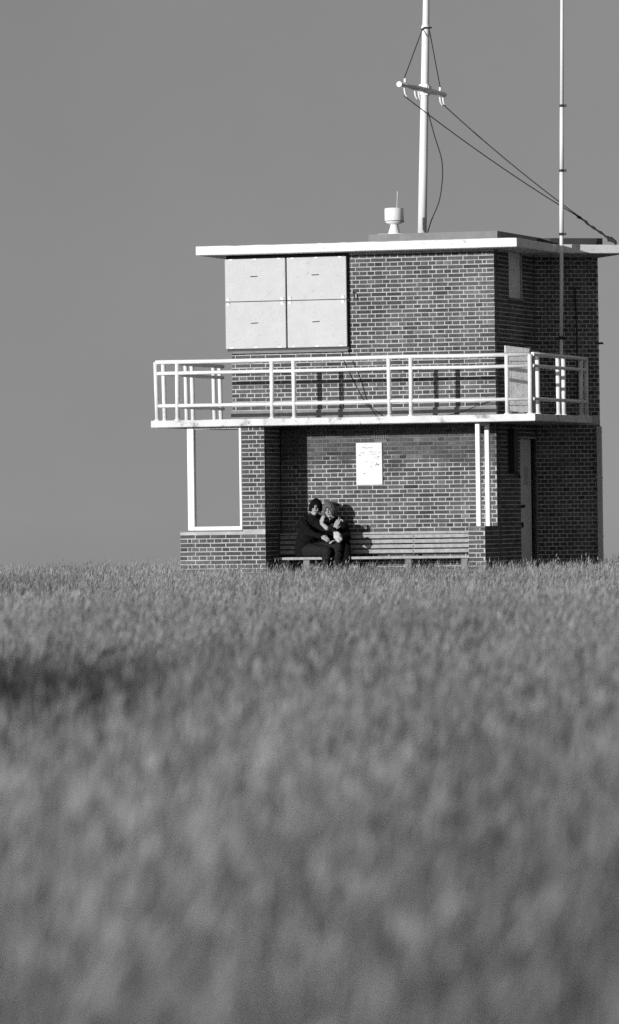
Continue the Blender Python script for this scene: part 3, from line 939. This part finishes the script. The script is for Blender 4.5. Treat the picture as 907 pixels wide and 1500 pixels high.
def head_frame(yaw, tilt, nod):
    """columns: right, back, up of the head in the building frame; yaw 0 looks to -y"""
    return (Matrix.Rotation(yaw, 3, 'Z') @ Matrix.Rotation(tilt, 3, 'Y') @ Matrix.Rotation(nod, 3, 'X'))
def head(mb, c, R):
    c = Vector(c)
    g = lambda x, y, z: c + R @ Vector((x, y, z))
    ellip(mb, g(0, 0.012, 0.028), (0.074, 0.092, 0.088), R)
    ellip(mb, g(0, -0.018, -0.035), (0.060, 0.068, 0.082), R)
    ellip(mb, g(0, -0.055, -0.095), (0.026, 0.026, 0.020), R)            # chin
    capsule(mb, g(0, -0.082, 0.012), g(0, -0.104, -0.026), 0.008, 0.013, 8, 3)   # nose
    ellip(mb, g(0, -0.080, 0.022), (0.050, 0.016, 0.012), R)             # brow
    for s in (-1, 1):
        ellip(mb, g(s * 0.074, 0.012, -0.010), (0.010, 0.020, 0.031), R)
        ellip(mb, g(s * 0.036, -0.064, -0.028), (0.024, 0.024, 0.022), R)  # cheeks
    return g
def face_parts(g, R, parent):
    for s in (-1, 1):
        ellip(MB(), g(s * 0.030, -0.0825, 0.000), (0.012, 0.007, 0.007), R, 12, 8).build('eye', M['eye'], parent, True)
        ellip(MB(), g(s * 0.031, -0.0905, 0.024), (0.019, 0.006, 0.0045), R, 12, 8).build('eyebrow', M['hairdark'], parent, True)
    ellip(MB(), g(0, -0.086, -0.062), (0.022, 0.006, 0.007), R, 14, 8).build('mouth', M['lip'], parent, True)
def hair(c, R, name, mat, parent, fringe, side_len, thick, seedv, wide=0.95):
    """cap of hair with fringe and sides; the face stays open"""
    seg, rings = 72, 48
    mb = MB(); c = Vector(c)
    rg = random.Random(seedv)
    strand = [rg.uniform(-1, 1) for _ in range(seg)]
    for i in range(rings + 1):
        th = math.pi * i / rings
        for k in range(seg):
            ph = 2 * math.pi * k / seg
            x, y, z = math.sin(th) * math.cos(ph), math.sin(th) * math.sin(ph), math.cos(th)
            face_dir = -y                       # 1 towards the face
            # lower limit of the hair for this direction around the head
            az = math.atan2(x, -y)              # 0 = front
            fr = 0.5 + 0.5 * math.cos(min(abs(az) / wide, 1.0) * math.pi)
            lim = side_len * (1 - fr) + fringe * fr + 0.05 * strand[k]
            t = max(0.0, min(1.0, (z - lim) / 0.10 + 0.5))
            t = t * t * (3 - 2 * t)
            r = 0.80 + (thick - 0.80) * t + 0.035 * strand[k] * t
            flare = 1.0 + (0.10 if z < 0 else 0.0) * t * (1 - fr)
            p = Vector((x * 0.083 * r * flare, y * 0.098 * r * flare + 0.006, z * 0.112 * r + 0.004))
            mb.v.append(tuple(c + R @ p))
    for i in range(rings):
        for k in range(seg):
            k2 = (k + 1) % seg
            mb.f.append((i * seg + k, (i + 1) * seg + k, (i + 1) * seg + k2, i * seg + k2))
    mb.t += [0.5] * len(mb.f)
    for q in range(170):                          # loose locks over the cap
        az = rg.uniform(-math.pi, math.pi)
        fr = 0.5 + 0.5 * math.cos(min(abs(az) / wide, 1.0) * math.pi)
        lim = side_len * (1 - fr) + fringe * fr + rg.uniform(-0.12, 0.03)
        th1 = math.acos(max(-1, min(1, lim)))
        th0 = rg.uniform(0.1, 0.9)
        if th1 <= th0 + 0.2: continue
        pts = []
        k_ = thick + rg.uniform(-0.03, 0.015)
        for e in range(7):
            th = th0 + (th1 - th0) * e / 6
            a_ = az + 0.12 * math.sin(q + e * 0.5)
            fl = 1 + (0.10 if math.cos(th) < 0 else 0) * (1 - fr) + (0.05 if e == 6 else 0)
            p = Vector((math.sin(th) * math.sin(a_) * 0.083 * k_ * fl, -math.sin(th) * math.cos(a_) * 0.098 * k_ * fl + 0.006, math.cos(th) * 0.112 * k_ + 0.004))
            pts.append(c + R @ p)
        mb.tube(pts, [0.002, 0.004, 0.0045, 0.0045, 0.004, 0.003, 0.0012], 5)
    return mb.build(name, mat, parent, True)

def local(pts, base):
    return [((Vector(p) - base), r) for p, r in pts]

# --- person on the left: dark hair, dark jacket, leaning over and holding the other
baseA = Vector((-2.85, -0.36, GROUND))
A = thing('person', 'dark-haired person in dark jacket and jeans hugging the other on the bench', 'person', baseA)
LA = lambda *p: Vector(p) + Vector((-0.022, 0.07, 0)) - baseA
headA, RA = LA(-2.706, -0.42, 0.872), head_frame(0.22, 0.10, 0.05)
mb = MB()
gA = head(mb, headA, RA)
chain(mb, [(LA(-2.755, -0.40, 0.66), 0.058), (LA(-2.725, -0.425, 0.80), 0.052)])
chain(mb, [(LA(-2.88, -0.34, 0.24), 0.12), (LA(-2.85, -0.36, 0.44), 0.115), (LA(-2.80, -0.38, 0.60), 0.12)])
shN, elN, wrN = LA(-2.90, -0.47, 0.635), LA(-2.735, -0.66, 0.485), LA(-2.545, -0.70, 0.43)
shF, elF, wrF = LA(-2.67, -0.44, 0.625), LA(-2.52, -0.60, 0.555), LA(-2.345, -0.66, 0.540)
for a_ in ((shN, elN, wrN), (shF, elF, wrF)):
    chain(mb, [(a_[0], 0.048), (a_[1], 0.036), (a_[2], 0.025)])
hand(mb, wrN, (0.9, -0.15, -0.35), (0.0, 0.8, -0.6), 0.7, 1, 0.95)
hand(mb, wrF, (0.42, 0.12, 0.90), (-0.2, 0.9, 0.0), 0.45, -1, 1.0)
hipN, knN, anN = LA(-2.86, -0.42, 0.225), LA(-2.43, -0.76, 0.215), LA(-2.52, -0.70, -0.24)
hipF, knF, anF = LA(-2.76, -0.36, 0.235), LA(-2.29, -0.66, 0.275), LA(-2.36, -0.60, -0.24)
for a_ in ((hipN, knN, anN), (hipF, knF, anF)):
    chain(mb, [(a_[0], 0.075), (a_[1], 0.048), (a_[2], 0.036)])
fuse(mb, 'body', M['skin'], A, 0.007, 3)
mb = MB()
chain(mb, [(LA(-2.925, -0.34, 0.20), 0.140), (LA(-2.895, -0.35, 0.36), 0.146), (LA(-2.84, -0.37, 0.50), 0.146), (LA(-2.785, -0.385, 0.585), 0.135), (LA(-2.765, -0.40, 0.66), 0.088), (LA(-2.740, -0.405, 0.755), 0.068)])
capsule(mb, LA(-2.92, -0.40, 0.625), LA(-2.68, -0.41, 0.625), 0.078, 0.074)
chain(mb, [(LA(-2.93, -0.42, 0.62), 0.075), (shN, 0.074), (elN, 0.060), (wrN - (wrN - elN).normalized() * 0.01, 0.040)])
chain(mb, [(LA(-2.67, -0.44, 0.615), 0.072), (elF, 0.058), (wrF - (wrF - elF).normalized() * 0.01, 0.040)])
for i in range(9):                                   # hood lying round the neck
    t = math.pi * (0.05 + 0.9 * i / 8)
    ellip(mb, LA(-2.775 + 0.105 * math.cos(t) * -1, -0.36 + 0.075 * math.sin(t), 0.715), (0.050, 0.045, 0.042))
ellip(mb, LA(-2.86, -0.43, 0.700), (0.065, 0.05, 0.035))
fuse(mb, 'jacket', M['jacket'], A, 0.007, 4, 0.016)
mb = MB()
for a_ in ((hipN, knN, anN), (hipF, knF, anF)):
    chain(mb, [(a_[0] + Vector((-0.02, 0.05, 0)), 0.110), (a_[0].lerp(a_[1], .5), 0.094), (a_[1], 0.070), (a_[1].lerp(a_[2], .45), 0.062), (a_[2], 0.058)])
fuse(mb, 'trousers', M['jeans'], A, 0.007, 4, 0.014)
for an in (anN, anF):
    mb = MB(); capsule(mb, an + Vector((0, 0.02, -0.035)), an + Vector((0.03, -0.15, -0.048)), 0.042, 0.032)
    mb.build('shoe', M['shoe'], A, True)
face_parts(gA, RA, A)
hair(headA, RA, 'hair', M['hairdark'], A, 0.36, -0.55, 1.13, 3, 0.95)

# --- person on the right: fair fringe, dark clothes, hands raised to the face
baseB = Vector((-2.47, -0.30, GROUND))
Bp = thing('person', 'fair-haired person with long fringe in black clothes, hands raised to the chin', 'person', baseB)
LB = lambda *p: Vector(p) + Vector((-0.022, 0.07, 0)) - baseB
headB, RB = LB(-2.500, -0.40, 0.826), head_frame(-0.05, -0.16, 0.10)
mb = MB()
gB = head(mb, headB, RB)
chain(mb, [(LB(-2.45, -0.36, 0.62), 0.052), (LB(-2.468, -0.41, 0.76), 0.047)])
chain(mb, [(LB(-2.46, -0.28, 0.24), 0.115), (LB(-2.44, -0.30, 0.42), 0.10), (LB(-2.43, -0.33, 0.57), 0.11)])
sL, eL, wL = LB(-2.56, -0.40, 0.59), LB(-2.465, -0.66, 0.555), LB(-2.550, -0.64, 0.625)
sR, eR, wR = LB(-2.29, -0.37, 0.58), LB(-2.22, -0.45, 0.41), LB(-2.31, -0.63, 0.37)
for a_ in ((sL, eL, wL), (sR, eR, wR)):
    chain(mb, [(a_[0], 0.044), (a_[1], 0.036), (a_[2], 0.027)])
hand(mb, wL, (0.10, 0.25, 0.95), (0.35, 0.9, 0.0), 0.9, 1, 0.92)
hand(mb, wR, (-0.6, -0.6, -0.1), (0, 0, -1.0), 0.6, -1, 0.92)
hL, kL, aL = LB(-2.54, -0.32, 0.22), LB(-2.30, -0.60, 0.285), LB(-2.27, -0.62, -0.24)
hR, kR, aR = LB(-2.40, -0.30, 0.22), LB(-2.19, -0.56, 0.25), LB(-2.18, -0.60, -0.24)
for a_ in ((hL, kL, aL), (hR, kR, aR)):
    chain(mb, [(a_[0], 0.07), (a_[1], 0.045), (a_[2], 0.034)])
fuse(mb, 'body', M['skin'], Bp, 0.007, 3)
mb = MB()
chain(mb, [(LB(-2.46, -0.28, 0.21), 0.130), (LB(-2.44, -0.30, 0.38), 0.125), (LB(-2.43, -0.32, 0.53), 0.128), (LB(-2.445, -0.36, 0.64), 0.070), (LB(-2.465, -0.375, 0.715), 0.060)])
capsule(mb, LB(-2.55, -0.36, 0.585), LB(-2.31, -0.35, 0.585), 0.066, 0.066)
chain(mb, [(sL, 0.064), (sL.lerp(eL, 0.85), 0.050)])
chain(mb, [(sR, 0.070), (eR, 0.066), (wR, 0.050)])
capsule(mb, LB(-2.34, -0.30, 0.22), LB(-2.33, -0.32, 0.50), 0.125, 0.115)
fuse(mb, 'top', M['blacktop'], Bp, 0.007, 4, 0.014)
mb = MB()
for a_ in ((hL, kL, aL), (hR, kR, aR)):
    chain(mb, [(a_[0] + Vector((0, 0.04, 0)), 0.100), (a_[0].lerp(a_[1], .5), 0.086), (a_[1], 0.065), (a_[1].lerp(a_[2], .45), 0.056), (a_[2], 0.052)])
fuse(mb, 'trousers', M['trousers'], Bp, 0.007, 4, 0.012)
for an in (aL, aR):
    mb = MB(); capsule(mb, an + Vector((0, 0.02, -0.035)), an + Vector((0.02, -0.14, -0.048)), 0.038, 0.030)
    mb.build('shoe', M['shoe'], Bp, True)
face_parts(gB, RB, Bp)
hair(headB, RB, 'hair', M['hairfair'], Bp, 0.40, -0.85, 1.18, 9, 1.05)

# --- pale bag on the lap
bag = thing('bag', 'small pale rounded bag on the lap between the two people', 'bag', (-2.285, -0.70, 0.35))
mb = MB(); ellip(mb, (0, 0, 0.075), (0.060, 0.045, 0.092), Matrix.Rotation(-0.55, 3, 'Y'), 28, 18)
fuse(mb, 'cloth', M['bag'], bag, 0.006, 2, 0.02)
MB().tube(curve([(-0.075, 0.0, 0.13), (-0.07, -0.03, 0.155), (-0.035, -0.04, 0.165), (-0.02, -0.02, 0.155)]), 0.006, 6).build('strap', M['rope'], bag)

# ------------------------------------------------------------------ grass
def scatter(y0, y1, dens, wid0, wid1, h0, h1, seed, tone0=0.250, heads=0.30, inner=0.0, margin=2.6):
    rng = np.random.default_rng(seed)
    def half(y): return 0.0546 * y + margin
    n = int(dens * (y1 - y0) * (half(y0) + half(y1)))
    y = y0 + (y1 - y0) * rng.random(n)
    x = (rng.random(n) * 2 - 1) * half(y1)
    k = (np.abs(x) < half(y)) & (np.abs(x) >= (0.0546 * y + inner if inner else 0))
    x, y = x[k], y[k]
    # keep clear of the building's footprint
    c, s = math.cos(ANG), math.sin(ANG)
    u = (x - P0.x) * c - (y - P0.y) * s
    w = (x - P0.x) * s + (y - P0.y) * c
    inside = ((u > -4.76) & (u < 0.03) & (w > -0.82) & (w < 3.6)) | ((u > 0) & (u < 0.85) & (w > 2.35) & (w < 3.6))
    k = ~inside & (y < CREST + 1.5)
    x, y, u, w = x[k], y[k], u[k], w[k]
    clump = 0.7 * vnoise(x, y * 0.5, 31, 0.5) + 0.3 * vnoise(x, y, 32, 0.17)
    k = rng.random(len(x)) < 0.55 + 0.6 * clump
    x, y, clump = x[k], y[k], clump[k]
    n = len(x)
    broad = 0.5 * vnoise(x, y * 0.16, 33, 0.45) + 0.5 * vnoise(x, y * 0.2, 34, 1.3)
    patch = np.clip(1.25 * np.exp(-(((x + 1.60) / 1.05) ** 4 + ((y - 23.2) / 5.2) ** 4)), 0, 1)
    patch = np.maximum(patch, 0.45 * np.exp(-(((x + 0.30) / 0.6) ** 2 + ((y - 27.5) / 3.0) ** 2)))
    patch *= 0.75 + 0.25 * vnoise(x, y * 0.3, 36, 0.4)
    h = (h0 + (h1 - h0) * rng.random(n)) * (0.82 + 0.32 * clump) * (1 - 0.10 * patch)
    head_ = rng.random(n) < heads
    h = np.where(head_, h * (1.05 + 0.45 * rng.random(n) ** 2), h)
    wd = (wid0 + (wid1 - wid0) * rng.random(n)) * np.where(head_, 0.6, 1.0)
    az = rng.random(n) * 2 * math.pi
    laz = rng.normal(0.4, 0.9, n)
    lean = np.abs(rng.normal(0.28, 0.22, n))
    dx, dy = np.cos(laz) * lean * h, np.sin(laz) * lean * h
    bx_, by_ = np.cos(az) * wd / 2, np.sin(az) * wd / 2
    z = ground_z(x, y) - 0.01
    tone = tone0 * np.exp(rng.normal(0, 0.18, n)) * (0.36 + 1.28 * broad) * (0.88 + 0.24 * clump)
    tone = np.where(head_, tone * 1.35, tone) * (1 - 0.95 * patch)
    V = np.empty((n, 5, 3))
    V[:, 0] = np.stack([x - bx_, y - by_, z], 1)
    V[:, 1] = np.stack([x + bx_, y + by_, z], 1)
    mxp, myp, mzp = x + dx * 0.36, y + dy * 0.36, z + h * 0.56
    V[:, 2] = np.stack([mxp + bx_ * .85, myp + by_ * .85, mzp], 1)
    V[:, 3] = np.stack([mxp - bx_ * .85, myp - by_ * .85, mzp], 1)
    tip = np.stack([x + dx, y + dy, z + h], 1)
    V[:, 4] = tip
    # seed heads: slim spindles
    hi = np.nonzero(head_)[0]
    m_ = len(hi)
    hl = 0.04 + 0.05 * rng.random(m_)
    hw = (0.005 + 0.006 * rng.random(m_)) * 0.55
    ax = np.stack([dx[hi] * 0.9, dy[hi] * 0.9, h[hi] * 0.75], 1)
    ax /= np.linalg.norm(ax, axis=1)[:, None]
    t0 = tip[hi] - ax * (hl * 0.55)[:, None]
    t1 = tip[hi] + ax * (hl * 0.45)[:, None]
    md = t0 + (t1 - t0) * 0.4
    a2 = rng.random(m_) * 2 * math.pi
    sd = np.stack([np.cos(a2), np.sin(a2), np.zeros(m_)], 1) * hw[:, None]
    H = np.stack([t0, md + sd, t1, md - sd], 1)
    return V, tone, H, tone[hi] * 1.1

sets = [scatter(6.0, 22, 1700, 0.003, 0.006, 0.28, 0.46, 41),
        scatter(22, 50, 880, 0.0035, 0.0065, 0.24, 0.40, 42),
        scatter(50, 93, 700, 0.0035, 0.0060, 0.17, 0.28, 43),
        # sparse pale dry stalks standing above the rest
        scatter(6.0, 30, 26, 0.005, 0.008, 0.40, 0.58, 44, 0.40, 0.8),
        scatter(30, 81, 10, 0.005, 0.007, 0.26, 0.36, 45, 0.40, 0.8),
        # the field goes on to both sides and behind
        scatter(2.0, 93, 80, 0.012, 0.020, 0.24, 0.42, 46, inner=2.6, margin=11.0)]
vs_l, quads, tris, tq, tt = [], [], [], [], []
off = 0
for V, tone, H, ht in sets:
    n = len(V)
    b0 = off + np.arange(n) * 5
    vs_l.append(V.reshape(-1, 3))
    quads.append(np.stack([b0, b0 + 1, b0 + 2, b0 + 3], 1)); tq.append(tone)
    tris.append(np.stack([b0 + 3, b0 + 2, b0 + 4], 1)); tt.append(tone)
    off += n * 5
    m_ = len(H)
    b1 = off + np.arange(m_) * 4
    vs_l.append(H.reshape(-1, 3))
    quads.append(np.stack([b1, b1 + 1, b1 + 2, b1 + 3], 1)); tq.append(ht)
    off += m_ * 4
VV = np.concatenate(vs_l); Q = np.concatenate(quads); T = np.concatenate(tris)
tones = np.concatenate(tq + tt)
me = bpy.data.meshes.new('grass')
me.vertices.add(len(VV)); me.vertices.foreach_set('co', VV.astype(np.float32).ravel())
nl = len(Q) * 4 + len(T) * 3
me.loops.add(nl); me.loops.foreach_set('vertex_index', np.concatenate([Q.ravel(), T.ravel()]).astype(np.int32))
me.polygons.add(len(Q) + len(T))
starts = np.concatenate([np.arange(len(Q)) * 4, len(Q) * 4 + np.arange(len(T)) * 3]).astype(np.int32)
me.polygons.foreach_set('loop_start', starts)
me.update(calc_edges=True)
at_ = me.attributes.new('tone', 'FLOAT', 'FACE'); at_.data.foreach_set('value', np.clip(tones, 0.012, 0.55).astype(np.float32))
me.materials.append(M['grass'])
tag(link('grass', me), 'rough seeding grass of the field in front of the building', 'grass', kind='stuff')
print('grass faces', len(Q) + len(T))
